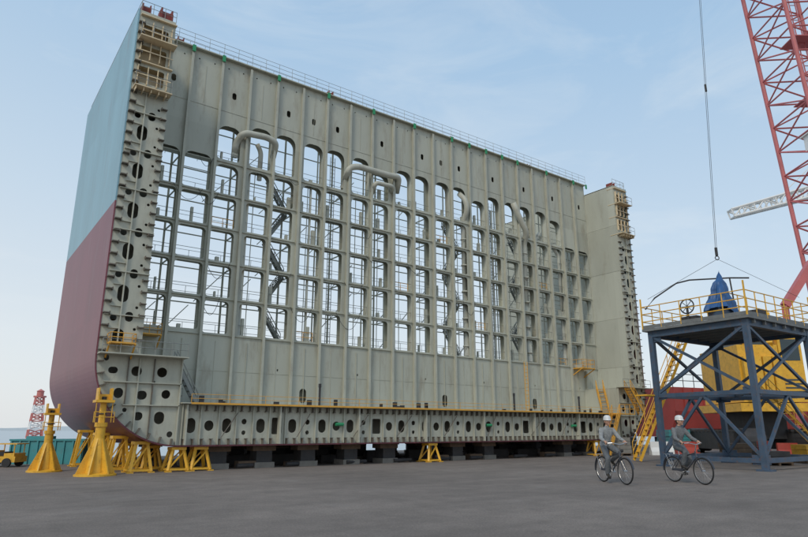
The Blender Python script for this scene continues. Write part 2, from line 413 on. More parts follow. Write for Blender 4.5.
rl.rail((XL+.1,YF+.05,ZT),(XW,YF+.05,ZT),.45,.4,.011); rl.rail((XR-.1,YF+.05,ZT),(XW2,YF+.05,ZT),.45,.4,.011)
rl.rail((XL+.1,YF-.47,ZH+.04),(XH,YF-.47,ZH+.04),.45,.5,.012); rl.rail((XR-.1,YF-.47,ZH+.04),(XH2,YF-.47,ZH+.04),.45,.5,.012)
rl.stair((7.75,YF+1.0,2.33),(6.85,YF+1.0,3.87),(0,.35,0),8,.4)
rl.rail((6.9,YF+.1,ZI+.03),(6.9,YF+2,ZI+.03),.5,.4)
rl.done()
pp=MB('ventilation_pipes',M_pipe,ship,smooth=True)
def bend(pts,r,rad=.35):
    P=[Vector(p) for p in pts]; out=[P[0]]
    for i in range(1,len(P)-1):
        a=(P[i-1]-P[i]).normalized(); b=(P[i+1]-P[i]).normalized(); rd=min(rad,(P[i-1]-P[i]).length*.48,(P[i+1]-P[i]).length*.48)
        for t in range(7):
            u=t/6; out.append((P[i]+a*rd)*(1-u)**2+P[i]*2*u*(1-u)+(P[i]+b*rd)*u*u)
    out.append(P[-1]); pp.path(out,r,14)
yq=YP-.12; yb=YP+.22
bend([(9.0,yb,13.3),(9.0,yb-.1,14.0),(9.15,yq-.2,14.35),(10.3,yq-.2,14.45),(10.75,yq-.2,14.3),(10.85,yb,13.8)],.15,.3)
bend([(10.25,yb,12.5),(10.25,yb,13.9),(10.0,yb-.1,14.2)],.11,.2)
bend([(14.7,yb,13.2),(14.7,yq-.2,14.1),(15.2,yq-.22,14.3),(17.2,yq-.22,14.3),(17.8,yq-.2,14.4),(18.0,yb,13.7)],.16,.3)
bend([(16.3,yb,12.9),(16.3,yq-.2,13.7),(17.4,yq-.2,13.75),(17.6,yb,13.4)],.12,.2)
bend([(22.75,yb,5.3),(22.75,yb,13.0),(22.7,yq-.1,13.6),(22.6,yq-.1,14.2),(22.5,yb,14.7)],.15,.3)
bend([(27.75,yb,5.3),(27.75,yb,12.6),(27.6,yq-.12,13.2),(26.9,yq-.15,14.1),(26.5,yq-.12,14.9)],.18,.4)
bend([(28.8,yb,5.3),(28.8,yb,13.0),(29.3,yb,13.6)],.12,.3)
bend([(31.0,yb,5.3),(31.0,yb,12.4),(30.4,yb,12.9)],.12,.3)
bend([(9.75,yb,5.2),(9.75,yb,13.0)],.08); bend([(12.9,yb,5.2),(12.9,yb,13.0)],.06); bend([(19.2,yb,5.2),(19.2,yb,14.2)],.07); bend([(25.0,yb,5.2),(25.0,yb,14.2)],.09)
for (xx,rr) in ((22.75,.18),(27.75,.215)):
    for z in [5.8+1.53*k for k in range(5)]: pp.tube((xx,yb,z),(xx,yb,z+.07),rr,14)
pp.done()
yp=MB('yellow_platforms',M_orange,ship)
def plat(x0,x1,y0,y1,z,h=.45):
    yp.box(x0,x1,y0,y1,z-.05,z)
    for a,b in (((x0,y0),(x1,y0)),((x0,y0),(x0,y1)),((x1,y0),(x1,y1))): yp.rail((*a,z),(*b,z),h,.35,.014)
    yp.beam((x0,y0,z-.04),(x0,y1,z-.5),.05); yp.beam((x1,y0,z-.04),(x1,y1,z-.5),.05)
plat(5.5,6.4,YP-.6,YP-.03,4.95,.4); plat(31.2,32.4,YP-.9,YP-.03,5.1,.5)
plat(XL+.3,XL+1.1,YF-.5,YF-.02,4.25,.3)
yp.stair((31.2,YF-.2,2.35),(32.3,YF+.9,3.85),(.0,.5,0),9,.5)
yp.stair((30.0,YF-.9,.05),(31.2,YF-.9,2.3),(0,.5,0),10,.5)
yp.box(31.2,32.6,YF-.95,YF-.36,2.26,2.31); yp.rail((31.2,YF-.93,2.31),(32.6,YF-.93,2.31),.5,.4,.018)
yp.stair((33.8,YF-.8,2.3),(32.6,YF-.8,3.8),(0,.4,0),10,.45)
for (i,k) in ((5,0),(9,2),(13,1),(17,3),(2,3),(11,4),(18,0)):
    x0=xb[i]+.15; z=zk[k]+.03; yp.rail((x0,YP+.1,z),(x0+.95,YP+.1,z),.45,.32,.014)
yp.tube((26.0,YF+1.4,2.33),(26.0,YF+1.4,5.1),.02,5); yp.tube((26.25,YF+1.4,2.33),(26.25,YF+1.4,5.1),.02,5)
for k in range(13): yp.tube((26.0,YF+1.4,2.5+k*.2),(26.25,YF+1.4,2.5+k*.2),.013,4)
yp.done(); orl.done()
fl.done()
gm=MB('green_markers',M_green,ship)
for i in range(0,22,1):
    if i%2==0 or random.random()<.4: gm.box(xb[i]-.07,xb[i]+.07,YP-.26,YP-.21,ZTB-.26,ZTB+.05)
for x in (13.1,21.5,27.9): gm.tube((x,YF-.1,1.62),(x+.35,YF-.1,1.62),.07,10)
gm.done()
rb=MB('lifting_lugs',M_lug,ship)
for (x,y,z,s) in ((XW-.55,YF+.3,ZT,.5),(XL+.15,YF+.2,ZT,.35),(XW+.7,YP,ZTB,.28),(13.6,YP,ZTB,.28),(21.9,YP+.2,ZTB,.28),(28.5,YP+.2,ZTB,.28),(XW2+.4,YF+.3,ZT,.3)):
    rb.box(x,x+s*.12,y,y+.5,z+.02,z+s*1.3); rb.box(x+s*.8,x+s*.92,y,y+.5,z+.02,z+s*1.3); rb.box(x-.03,x+s,y+.1,y+.4,z+s*.5,z+s*1.1); rb.box(x-.08,x+s+.06,y-.05,y+.55,z+.005,z+.05)
rb.done()
cb=MB('hanging_cables',M_dark,ship)
for i in range(16):
    x=XW+.5+random.random()*27; z=zk[random.randrange(1,6)]; pts=[]
    w=.5+random.random()*.8; sag=.3+random.random()*.5
    for j in range(9): u=j/8; pts.append((x+w*u,YP-.12-.1*math.sin(u*3.1),z-sag*4*u*(1-u)))
    cb.path(pts,.011,5)
for i in range(22):
    x=XH+.5+random.random()*24; cb.box(x,x+.06+random.random()*.14,YF-.3,YF-.2,ZI+.03,ZI+.1+random.random()*.2)
for x in (12.2,23.3,28.4): cb.tube((x,YF-.3,ZI+.04),(x,YF-.3,ZI+.75),.05,6); cb.tube((x,YF-.3,ZI+.75),(x,YF-.3,ZI+.9),.06,8)
cb.done()

# ================================================================ supports
kb=parent('keel_blocks',(19.6,27,0))
k1=MB('steel_pedestals',M_dark,kb); k2=MB('timber_caps',M_wood,kb); k3=MB('concrete_bases',M_conc,kb)
for i in range(13):
    for j in range(4):
        x=8.4+i*1.98+random.uniform(-.15,.15); y=23.5+j*2.8; w=.32
        if random.random()<.15: continue
        k3.box(x-w-.08,x+w+.08,y-w-.08,y+w+.08,0,.2); k1.box(x-w,x+w,y-w,y+w,.2,.62); k2.box(x-w-.15,x+w+.15,y-w,y+w,.62,.826)
for i in range(10):
    x=9+i*2.4+random.uniform(-.4,.4); k1.box(x,x+1.6,24.9,25.2,0,.3+.2*random.random()); k1.tube((x+.2,23.1,.1),(x+1.3,23.3,.1),.08,8)
    k2.box(x+.3,x+1.1,23.2,23.6,0.0,.12+.15*random.random())
for o in (k1,k2,k3): o.done()
def trestle(x,y,h=.8,w=.34):
    p=parent('support_trestle',(x,y,0)); t=MB('legs_and_braces',M_yel,p)
    for sx in(-1,1):
        for sy in(-1,1): t.beam((x+sx*w,y+sy*w,0.04),(x+sx*w*.55,y+sy*w*.55,h-.1),.09)
    for s in(-1,1):
        t.beam((x-w,y+s*w,.08),(x+w,y+s*w,.08),.06); t.beam((x+s*w,y-w,.08),(x+s*w,y+w,.08),.06)
        t.beam((x-w,y+s*w*.97,.1),(x+w*.6,y+s*w*.62,h-.14),.045)
    t.box(x-w*.75,x+w*.75,y-w*.75,y+w*.75,h-.1,h)
    for sx in(-1,1):
        for sy in(-1,1): t.box(x+sx*w-.1,x+sx*w+.1,y+sy*w-.1,y+sy*w+.1,0,.035)
    t.done()
for (x,y,h) in ((5.3,24.3,1.2),(5.75,23.1,1.02),(6.4,24.2,.86),(6.95,22.95,.82),(7.75,23.0,.82),(5.1,26.3,1.3),(4.9,28.4,1.4),(18.3,22.9,.82),(30.2,22.9,.82),(6.1,26.5,.9)): trestle(x,y,h)
def jack(px,py,h,s=1.0):
    p=parent('hull_support_jack',(px,py,0)); t=MB('column',M_yel,p,smooth=False); n_=24
    t.lathe((px,py,0),[(0,.0),(.62*s,0),(.62*s,.05),(.3*s,.09),(.25*s,.5*h*.4),(.15*s,h*.42),(.15*s,h*.55),(.19*s,h*.55),(.19*s,h*.6),(.10*s,h*.6),(.10*s,h*.86),(0,h*.86)],n_)
    t.box(px-.28*s,px+.28*s,py-.28*s,py+.28*s,h*.83,h*.86)
    for sx in(-1,1):
        t.box(px+sx*.2*s-.02,px+sx*.2*s+.02,py-.2*s,py+.2*s,h*.86,h)
        t.tube((px+sx*.24*s,py-.2*s,h*.6),(px+sx*.24*s,py-.2*s,h*.83),.015,5)
    t.box(px-.18*s,px+.18*s,py-.02,py+.02,h*.86,h*.93)
    for k in range(6):
        a=k*math.pi/3; d=Vector((math.cos(a),math.sin(a),0)); c=Vector((px,py,0)); sd=Vector((-d.y,d.x,0))*.02
        b=len(t.v)
        for q in (c+d*.58*s+Vector((0,0,.05)),c+d*.2*s+Vector((0,0,.05)),c+d*.15*s+Vector((0,0,h*.42))):
            t.v.append(tuple(q-sd)); t.v.append(tuple(q+sd))
        t.f+=[(b,b+2,b+4),(b+1,b+5,b+3),(b,b+4,b+5,b+1)]
        t.tube(c+d*.52*s+Vector((0,0,.05)),c+d*.52*s+Vector((0,0,.11)),.03,6)
    t.rail((px-.3*s,py-.32*s,h*.6),(px+.3*s,py-.32*s,h*.6),h*.12,.3,.012)
    t.done()
    d=MB('screw_and_pad',M_dark,p); d.tube((px,py,h*.86),(px,py,h*.9),.08,10); d.torus((px,py,h*.7),(0,0,1),.12,.02,16,6); d.done()
a=FR(20.6,-9.85); jack(a.x,a.y-.15,2.72,1.0)
a=FR(22.4,-12.45); jack(a.x,a.y,2.3,.9)

# ================================================================ ground & sea
def sheet(name,x0,x1,y0,y1,z,m):
    me=bpy.data.meshes.new(name); me.from_pydata([(x0,y0,z),(x1,y0,z),(x1,y1,z),(x0,y1,z)],[],[(0,1,2,3)]); me.materials.append(m)
    o=bpy.data.objects.new(name,me); scene.collection.objects.link(o); return o
gm_=bpy.data.materials.new('worn_asphalt'); gm_.use_nodes=True; nt=gm_.node_tree; N=nt.nodes; L=nt.links; b=N['Principled BSDF']
geo=N.new('ShaderNodeNewGeometry')
def noise(sc,det=6,ro=.6,vec=None):
    n=N.new('ShaderNodeTexNoise'); n.inputs['Scale'].default_value=sc; n.inputs['Detail'].default_value=det; n.inputs['Roughness'].default_value=ro; L.new(vec or geo.outputs['Position'],n.inputs['Vector']); return n.outputs[0]
def rng(o,a,b_,c,d):
    r=N.new('ShaderNodeMapRange'); r.inputs[1].default_value=a;r.inputs[2].default_value=b_;r.inputs[3].default_value=c;r.inputs[4].default_value=d; L.new(o,r.inputs[0]); return r.outputs[0]
def mul(a,c):
    m=N.new('ShaderNodeMath'); m.operation='MULTIPLY'; L.new(a,m.inputs[0]); L.new(c,m.inputs[1]); return m.outputs[0]
mp=N.new('ShaderNodeMapping'); mp.inputs['Rotation'].default_value=(0,0,R(62)); mp.inputs['Scale'].default_value=(.16,1.3,1); L.new(geo.outputs['Position'],mp.inputs['Vector'])
f=mul(mul(mul(rng(noise(.22),.3,.7,.80,1.2),rng(noise(1.6,8,.7),.3,.7,.82,1.18)),rng(noise(28,6,.8),.3,.7,.55,1.45)),rng(noise(1.0,5,.6,mp.outputs[0]),.3,.7,.88,1.12))
stain=rng(noise(.8,8,.72),.58,.70,0,.65)
pale=rng(noise(.5,8,.7,None),.32,.44,.35,0)
rgb=N.new('ShaderNodeRGB'); rgb.outputs[0].default_value=(.190,.160,.138,1)
vm=N.new('ShaderNodeVectorMath'); vm.operation='SCALE'; L.new(rgb.outputs[0],vm.inputs[0]); L.new(f,vm.inputs['Scale'])
mx=N.new('ShaderNodeMix'); mx.data_type='RGBA'; L.new(stain,mx.inputs[0]); L.new(vm.outputs[0],mx.inputs[6]); mx.inputs[7].default_value=(.095,.078,.068,1)
mx2=N.new('ShaderNodeMix'); mx2.data_type='RGBA'; L.new(pale,mx2.inputs[0]); L.new(mx.outputs[2],mx2.inputs[6]); mx2.inputs[7].default_value=(.26,.235,.21,1)
L.new(mx2.outputs[2],b.inputs['Base Color']); b.inputs['Roughness'].default_value=.9
bp=N.new('ShaderNodeBump'); bp.inputs['Strength'].default_value=.6; bp.inputs['Distance'].default_value=.03; L.new(noise(32,5,.75),bp.inputs['Height']); L.new(bp.outputs[0],b.inputs['Normal'])
g=MB('ground',gm_,None); g.box(-900,1500,-600,37,-2.5,0); g.done()
sea=bpy.data.materials.new('sea_water'); sea.use_nodes=True; nt=sea.node_tree; b=nt.nodes['Principled BSDF']; b.inputs['Base Color'].default_value=(.34,.40,.42,1); b.inputs['Roughness'].default_value=.3
nn=nt.nodes.new('ShaderNodeTexNoise'); nn.inputs['Scale'].default_value=.6; nn.inputs['Detail'].default_value=6; bb=nt.nodes.new('ShaderNodeBump'); bb.inputs['Strength'].default_value=.15; gg=nt.nodes.new('ShaderNodeNewGeometry')
nt.links.new(gg.outputs['Position'],nn.inputs['Vector']); nt.links.new(nn.outputs[0],bb.inputs['Height']); nt.links.new(bb.outputs[0],b.inputs['Normal'])
sheet('sea',-6000,6000,-6000,6000,-1.6,sea)

# ================================================================ left background
p=parent('skip_container',FR(27.2,-15.2)); t=MB('body',M_teal,p)
c=FR(27.2,-15.2); e1=FR(0,1); e2=FR(1,0); Zv=Vector((0,0,1))
t.obox(c-e1*1.5,e1*3.1,e2*1.2,Zv*.95)
for i in range(9): t.obox(c-e1*(1.5-i*.375)-e2*.05,e1*.07,e2*.05,Zv*.95)
t.obox(c-e1*1.55-e2*.06+Zv*.95,e1*3.2,e2*1.3,Zv*.07)
t.obox(c-e1*1.0+e2*.2+Zv*1.02,e1*.9,e2*.7,Zv*.12); t.done()
p=parent('tow_tractor',FR(25,-15.9)); c=FR(25,-15.9); t=MB('body',M_yel,p)
t.obox(c-e1*.7+Zv*.18,e1*1.5,e2*.8,Zv*.22); t.obox(c-e1*.7+Zv*.4,e1*.6,e2*.75,Zv*.22); t.obox(c+e1*.35+Zv*.4,e1*.4,e2*.75,Zv*.12)
for sx in(-.1,.7): 
    for sy in(.05,.7): t.tube(c+e1*sx+e2*sy+Zv*.4,c+e1*sx+e2*sy+Zv*.85,.02,6)
t.obox(c-e1*.15+Zv*.85,e1*.95,e2*.8,Zv*.04); t.done()
t=MB('wheels',M_black,p)
for sx in(-.4,.5):
    for sy in(-.06,.75): t.tube(c+e1*sx+e2*sy+Zv*.17,c+e1*sx+e2*(sy+.1)+Zv*.17,.17,16)
t.obox(c+e1*.1+e2*.1+Zv*.42,e1*.22,e2*.6,Zv*.15); t.done()
bpos=FR(120,-69.5); p=parent('harbour_light_tower',bpos)
M_redf=mat('faded_red_paint',(.50,.16,.14),.6); M_whf=mat('faded_white_paint',(.75,.75,.74),.6)
for k in range(6):
    t=MB('section_%d'%k,M_redf if k%2 else M_whf,p); w0=2.6-k*.22; lattice(t,bpos+Zv*(-1.5+k*1.5),bpos+Zv*(-1.5+(k+1)*1.5),w0,w0-.22,2,.14,.1); t.done()
t=MB('lantern',M_redf,p); t.lathe(bpos+Zv*7.4,[(0,0),(1.1,0),(1.1,.3),(.6,.3),(.6,1.1),(.75,1.15),(0,1.6)],12); t.box(bpos.x-3,bpos.x+3,bpos.y-3,bpos.y+3,-3,-1.2); t.done()
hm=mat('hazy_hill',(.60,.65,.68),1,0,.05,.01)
h=MB('hill_background',hm,None)
for i in range(161):
    a=R(-75+i*1.0); d=2600; pos=FR(d*math.cos(a),d*math.sin(a)); hh=6+14*max(0,math.sin(i*.11+1))+6*math.sin(i*.31)+3*math.sin(i*.83)
    h.v.append((pos.x,pos.y,-5)); h.v.append((pos.x,pos.y,max(4,hh)))
    pos2=FR((d+300)*math.cos(a),(d+300)*math.sin(a)); h.v.append((pos2.x,pos2.y,-5))
for i in range(160): k=i*3; h.f+=[(k,k+3,k+4,k+1),(k+1,k+4,k+5,k+2)]
h.done()

# ================================================================ access tower (right)
Nf,Nr=22.6,12.65
p=parent('access_tower',FR(Nf+3,Nr+.9)); u1=(FR(3.2,-2.25)).normalized(); u2=(FR(2.25,3.2)).normalized(); o=FR(Nf,Nr); l1,l2=3.9,4.9; HD=5.4
C=[o,o+u1*l1,o+u1*l1+u2*l2,o+u2*l2]
t=MB('steel_frame',M_navy,p)
for c in C:
    t.beam(c+Zv*.0,c+Zv*HD,.2); t.beam(c-u1*.25+Zv*.03,c+u1*.25+Zv*.03,.4,.06)
def P(i,z,s=None): return C[i%4]+Zv*z
for i in range(4):
    a,b_=i,(i+1)%4
    for z in (.35,2.75,HD-.12): t.beam(P(a,z),P(b_,z),.14 if z<5 else .18,.16 if z<5 else .26)
    mid=(C[a]+C[b_])/2
    t.beam(P(a,2.8),P(b_,HD-.2),.1); t.beam(P(b_,2.8),P(a,HD-.2),.1)
    t.beam(P(a,.4),mid+Zv*2.7,.1); t.beam(P(b_,.4),mid+Zv*2.7,.1)
    for z in (.35,2.75,HD-.3):
        for cc_ in (P(a,z),P(b_,z)): 
            dd_=(mid-C[a]).normalized() if (cc_-P(a,z)).length<.01 else (mid-C[b_]).normalized()
            t.beam(cc_+dd_*.1+Zv*.02,cc_+dd_*.42+Zv*.02,.03,.34)
t.beam(P(0,2.75),P(2,2.75),.1); t.beam(P(1,2.75),P(3,2.75),.1)
t.done()
t=MB('deck',M_deckg,p); t.obox(o-u1*.25-u2*.25+Zv*HD,u1*(l1+.5),u2*(l2+.5),Zv*.1)
for i in range(6): t.obox(o-u1*.2+u2*(.3+i*.8)+Zv*(HD-.14),u1*(l1+.4),u2*.08,Zv*.135)
t.done()
t=MB('deck_railings',M_yel,p)
Q=[C[0]-u1*.22-u2*.22,C[1]+u1*.22-u2*.22,C[2]+u1*.22+u2*.22,C[3]-u1*.22+u2*.22]
for i in range(4): t.rail(Q[i]+Zv*(HD+.1),Q[(i+1)%4]+Zv*(HD+.1),.95,.75,.022,3)
t.rail(o+u1*1.5+u2*1.3+Zv*(HD+.1),o+u1*1.5+u2*3.5+Zv*(HD+.1),1.4,.55,.024,3)
for i in range(4): c=Q[i]; t.beam(c+Zv*(HD+.1),c+Zv*(HD+1.4),.05)
t.done()
t=MB('toe_boards',M_deckg,p)
for i in range(4): t.beam(Q[i]+Zv*(HD+.18),Q[(i+1)%4]+Zv*(HD+.18),.02,.14)
t.done()
t=MB('access_stair',M_yel,p)
t.stair(FR(28.9,10.6,.05),FR(28.9,13.3,HD+.05),e2*.8,22,.8)
t.stair(C[3]+u2*.3-u1*.1+Zv*.05,C[3]+u2*.3+u1*2.2+Zv*2.9,u2*.7,12,.7)
t.obox(C[1]+u1*.05-u2*.6+Zv*2.75,u1*.6,u2*1.6,Zv*.05)
t.done()
t=MB('hand_winch',M_dark,p)
c=o+u1*2.4+u2*1.0+Zv*(HD+.1)
t.obox(c,u1*.7,u2*.5,Zv*.5); t.torus(c+u1*.3-u2*.1+Zv*.9,u2,.3,.03,20,6); t.tube(c+u1*.3-u2*.1+Zv*.3,c+u1*.3-u2*.1+Zv*.9,.05)
for k in range(4): a=k*math.pi/4; dd=u1*math.cos(a)*.29+Zv*math.sin(a)*.29; t.tube(c+u1*.3-u2*.1+Zv*.9-dd,c+u1*.3-u2*.1+Zv*.9+dd,.015,5)
t.obox(o+u1*.8+u2*2.8+Zv*(HD+.1),u1*.9,u2*.8,Zv*.7)
t.obox(o+u1*2.2+u2*3.2+Zv*(HD+.1),u1*.5,u2*.5,Zv*.9)
t.path([FR(26,10.35,HD+1.0),FR(26,10.8,HD+1.5),FR(26,11.8,HD+2.15),FR(25.6,12.2,HD+2.2),FR(25,13.6,HD+2.15),FR(24.8,14.3,HD+2.1)],.035,6)
t.tube(FR(25,13.6,HD+2.15),FR(25,13.7,HD+.1),.03,6)
t.done()
# draped tarpaulin over the winch head
t=MB('tarpaulin_cover',M_tarp,p,smooth=True)
cc=o+u1*1.5+u2*1.25+Zv*(HD+.62); n1,n2=72,30
rings=[(0,0),(.14,.10),(.30,.30),(.42,.62),(.50,.95),(.60,1.25),(.70,1.5)]
def rr_(v):
    x=v*(len(rings)-1); i=min(int(x),len(rings)-2); u=x-i; u=u*u*(3-2*u)
    return rings[i][0]*(1-u)+rings[i+1][0]*u, v*1.65
for i in range(n2+1):
    v=i/n2; r0,dz=rr_(v)
    for j in range(n1):
        a=2*math.pi*j/n1
        foldv=(.16*math.sin(5*a+1.3*v)+.09*math.sin(9*a-2*v+1)+.05*math.sin(17*a+3*v))*v
        nz=mnoise.noise(Vector((math.cos(a)*1.5,math.sin(a)*1.5,v*3+2)))*.35
        q=r0*(1+foldv+nz*min(1,v*2)); hem=.28*mnoise.noise(Vector((math.cos(a),math.sin(a),9)))*v*v
        lean=(1-v)*.28
        t.v.append(tuple(cc+u1*(math.cos(a)*q*.75)+u2*(math.sin(a)*q+lean)+Zv*(1.72-dz+hem+.10*mnoise.noise(Vector((a,v*4,1))))))
for i in range(n2):
    for j in range(n1): j2=(j+1)%n1; t.f.append((i*n1+j,(i+1)*n1+j,(i+1)*n1+j2,i*n1+j2))
t.done()
t=MB('mast',M_navy,p); t.tube(o+u1*1.5+u2*1.35+Zv*(HD+.1),o+u1*1.5+u2*1.45+Zv*(HD+2.1),.06); t.obox(o+u1*1.2+u2*.8+Zv*(HD+.1),u1*.6,u2*.9,Zv*.6); t.done()

# ================================================================ cranes
def ray(px,py,f):
    a=(px-404)/616; b_=(268.5-py)/616; pf=.9673-b_*.2536; pz=.2536+b_*.9673
    return FR(f,a/pf*f,1.4+pz/pf*f)
cA=ray(806,270,45); cT=ray(745,0,45)
d=(cT-cA); sft=FR(0,3.9)
base=cA+d*(-(cA.z+.0)/d.z)+sft; base.z=0; top=cA+d*2.2+sft
p=parent('red_lattice_crane',base); t=MB('lattice_mast',M_redlat,p); lattice(t,base,top,4.6,5.0,30,.17,.07,ref=FR(0,1))
lattice(t,base+Zv*.01,base+Zv*3,6,5,1,.3,.15,ref=FR(0,1))
t.done()
t=MB('inner_ladder',M_redlat,p)
dd=(top-base)
for s in (-.25,.25): t.tube(base+e1*s,top+e1*s,.05,5)
for k in range(90): c=base+dd*(k/90); t.tube(c-e1*.25,c+e1*.25,.04,4)
for k in range(1,12): c=base+dd*(k/12); t.obox(c-e1*1.2-e2*1.0,e1*2.4,e2*2,Zv*.08)
t.done()
t=MB('operator_cab',M_white,p); c=ray(803,150,44)+e1*1.0; t.obox(c-e1*.6-e2*.9,e1*1.6,e2*1.2,Zv*1.2); t.obox(c-e1*.75-e2*1.0+Zv*1.2,e1*1.9,e2*1.5,Zv*.1); t.done()
t=MB('foundation',M_conc,p); t.box(base.x-4,base.x+4,base.y-4,base.y+4,0,.4); t.done()
t=MB('inclined_strut',M_redlat,p); a=ray(785,306,42); b_=ray(812,262,42); t.beam(a,b_,.5,.5); t.beam(a,FR(42,26.2,0),.35); t.done()
t=MB('hoist_cable',M_dark,p); lo=ray(716,250,25); hi=ray(700,0,25); tp=lo+(hi-lo)*3.0
for s in (-.03,.03): t.tube(lo+e1*s,tp+e1*s,.009,5)
m_=lo+(hi-lo)*.62; t.tube(m_-Zv*.15,m_+Zv*.2,.05,8); t.tube(lo-Zv*.25,lo+Zv*.1,.06,8); t.torus(lo-Zv*.35,e2,.08,.02,14,6)
for q in (C[1],C[3]): t.tube(lo-Zv*.4,q+Zv*(HD+1.4),.008,4)
t.done()
t=MB('boom',M_redlat,p); lattice(t,top-Zv*2,tp,4.2,1.2,16,.15,.07,ref=Vector((0,0,1))); t.done()
a=ray(731,214,95); b_=ray(900,168,95); mb_=ray(850,180,95)
p=parent('white_dock_crane',(mb_.x,mb_.y,0)); t=MB('jib',M_white,p); lattice(t,a,b_,1.3,2.2,16,.2,.12,ref=Vector((0,0,1))); t.done()
t=MB('mast',M_white,p); lattice(t,(mb_.x,mb_.y,0),mb_,3,3,14,.2,.12); t.beam(mb_,mb_+Zv*8,.8); t.tube(mb_+Zv*8,a.lerp(b_,.25),.08,5); t.tube(mb_+Zv*8,b_,.08,5); t.done()

# yellow crawler machine
c=FR(35,18.9); p=parent('yellow_crawler_crane',c); t=MB('machine_house',M_yel,p)
t.obox(c+Zv*2.9,e1*2.3,e2*4.5,Zv*3.2); t.obox(c+e1*2.35+Zv*2.9,e1*1.3,e2*3.5,Zv*4.0); t.obox(c-e1*.2+Zv*2.4,e1*4.2,e2*5,Zv*.45)
for k in range(4): t.obox(c+e1*(.1+k*.55)-e2*.35+Zv*3.2,e1*.45,e2*.33,Zv*2.2)
t.beam(c+e1*.5+Zv*6.1,c+e1*3.2+e2*2+Zv*8.2,.3); t.beam(c+e1*1.9+Zv*6.1,c+e1*3.2+e2*2+Zv*8.2,.3)
t.done(); t=MB('cab_windows',M_glass,p); t.obox(c+e1*2.5-e2*.02+Zv*5.2,e1*1.0,e2*.015,Zv*1.2); t.obox(c+e1*.2+e2*.2+Zv*6.11,e1*1.6,e2*2,Zv*.3)
for k in range(5): t.obox(c+e1*2.45-e2*.02+Zv*(3.2+k*.22),e1*1.05,e2*.015,Zv*.08)
t.done()
t=MB('crawler_tracks',M_dark,p)
for s in (-.5,3.0):
    t.obox(c+e1*s+Zv*.3,e1*1.1,e2*6,Zv*1.0); t.tube(c+e1*s+Zv*.8,c+e1*(s+1.1)+Zv*.8,.7,16); t.tube(c+e1*s+e2*6+Zv*.8,c+e1*(s+1.1)+e2*6+Zv*.8,.7,16)
    for k in range(12): t.obox(c+e1*(s-.04)+e2*(k*.5)+Zv*1.3,e1*1.18,e2*.2,Zv*.12)
t.obox(c+e1*.6+e2*1.5+Zv*.9,e1*2.5,e2*2.5,Zv*1.5); t.done()
# red hull block behind
c=FR(48,20.6); p=parent('red_hull_block',c); t=MB('plating',M_redhull,p)
dr=FR(.5,1).normalized(); dn=Vector((-dr.y,dr.x,0))
k=len(t.v); Ls=[0,6,12,18,22]
for li,l in enumerate(Ls):
    for (q,z) in [(1.6,.9),(.4,1.5),(0,2.8),(0,4.6 if li<3 else 5.4),(4,4.6 if li<3 else 5.4),(4,.9)]: t.v.append(tuple(c+dr*l+dn*q+Zv*z))
for li in range(len(Ls)-1):
    for j in range(6): j2=(j+1)%6; t.f.append((k+li*6+j,k+li*6+j2,k+(li+1)*6+j2,k+(li+1)*6+j))
t.f.append(tuple(k+j for j in range(6))); t.f.append(tuple(k+(len(Ls)-1)*6+j for j in range(6)))
for i in range(20): t.beam(c+dr*(i*1.1)-dn*.04+Zv*2.8,c+dr*(i*1.1)-dn*.04+Zv*4.6,.08)
t.done(); t=MB('cradle',M_dark,p)
for i in range(8): t.obox(c+dr*(i*2.8+.3)+dn*1.7,dr*.8,dn*.8,Zv*.88)
t.rail(c+Zv*4.6,c+dr*12+Zv*4.6,1.0,1.2,.03); t.done()
def barrier(f,r,m,w=1.3):
    c=FR(f,r); p=parent('water_filled_barrier',c); t=MB('body',m,p)
    b=len(t.v)
    for s in (0,w):
        for (q,z) in ((-.22,0),(.22,0),(.2,.2),(.07,.42),(.06,.75),(-.06,.75),(-.07,.42),(-.2,.2)): t.v.append(tuple(c+e1*s+e2*q+Zv*z))
    for j in range(8): j2=(j+1)%8; t.f.append((b+j,b+8+j,b+8+j2,b+j2))
    t.f.append(tuple(b+j for j in range(8))); t.f.append(tuple(b+8+j for j in range(8))[::-1]); t.done()
for (f,r,m) in ((33,19.2,M_red),(33.2,20.7,M_white),(33.4,22.2,M_red),(37,14.2,M_white),(37.1,15.7,M_red)): barrier(f,r,m)
c=FR(31,17.4); p=parent('red_oil_drum',c); t=MB('drum',M_red,p,smooth=False); t.lathe(c,[(0,.0),(.29,0),(.29,.28),(.31,.3),(.29,.32),(.29,.58),(.31,.6),(.29,.62),(.29,.88),(.27,.88),(.27,.85),(0,.85)],20); t.done()
for (f,r,w,h,m) in ((36,11.6,1.2,.8,M_conc),(38,12.9,1.0,1.1,M_dark),(30.5,15.5,1.3,.6,M_wood),(41,17,2.2,1.3,M_teal),(32,20.2,1.4,1.2,M_dark),(27.5,17.2,1.2,.7,M_yel),(26,14.6,1.1,.5,M_dark)):
    c=FR(f,r); p=parent('pallet_stack',c); t=MB('slats',M_wood,p)
    for k in range(3): t.obox(c+e1*(k*w/2-.04*k)+Zv*0,e1*.08,e2*w,Zv*.1)
    t.obox(c+Zv*.1,e1*w,e2*w,Zv*.04); t.done(); t=MB('load',m,p)
    z=.142
    while z<h: t.obox(c+e1*random.uniform(.02,.08)+Zv*z,e1*(w-.1),e2*(w-.1),Zv*.2); z+=.215
    t.done()

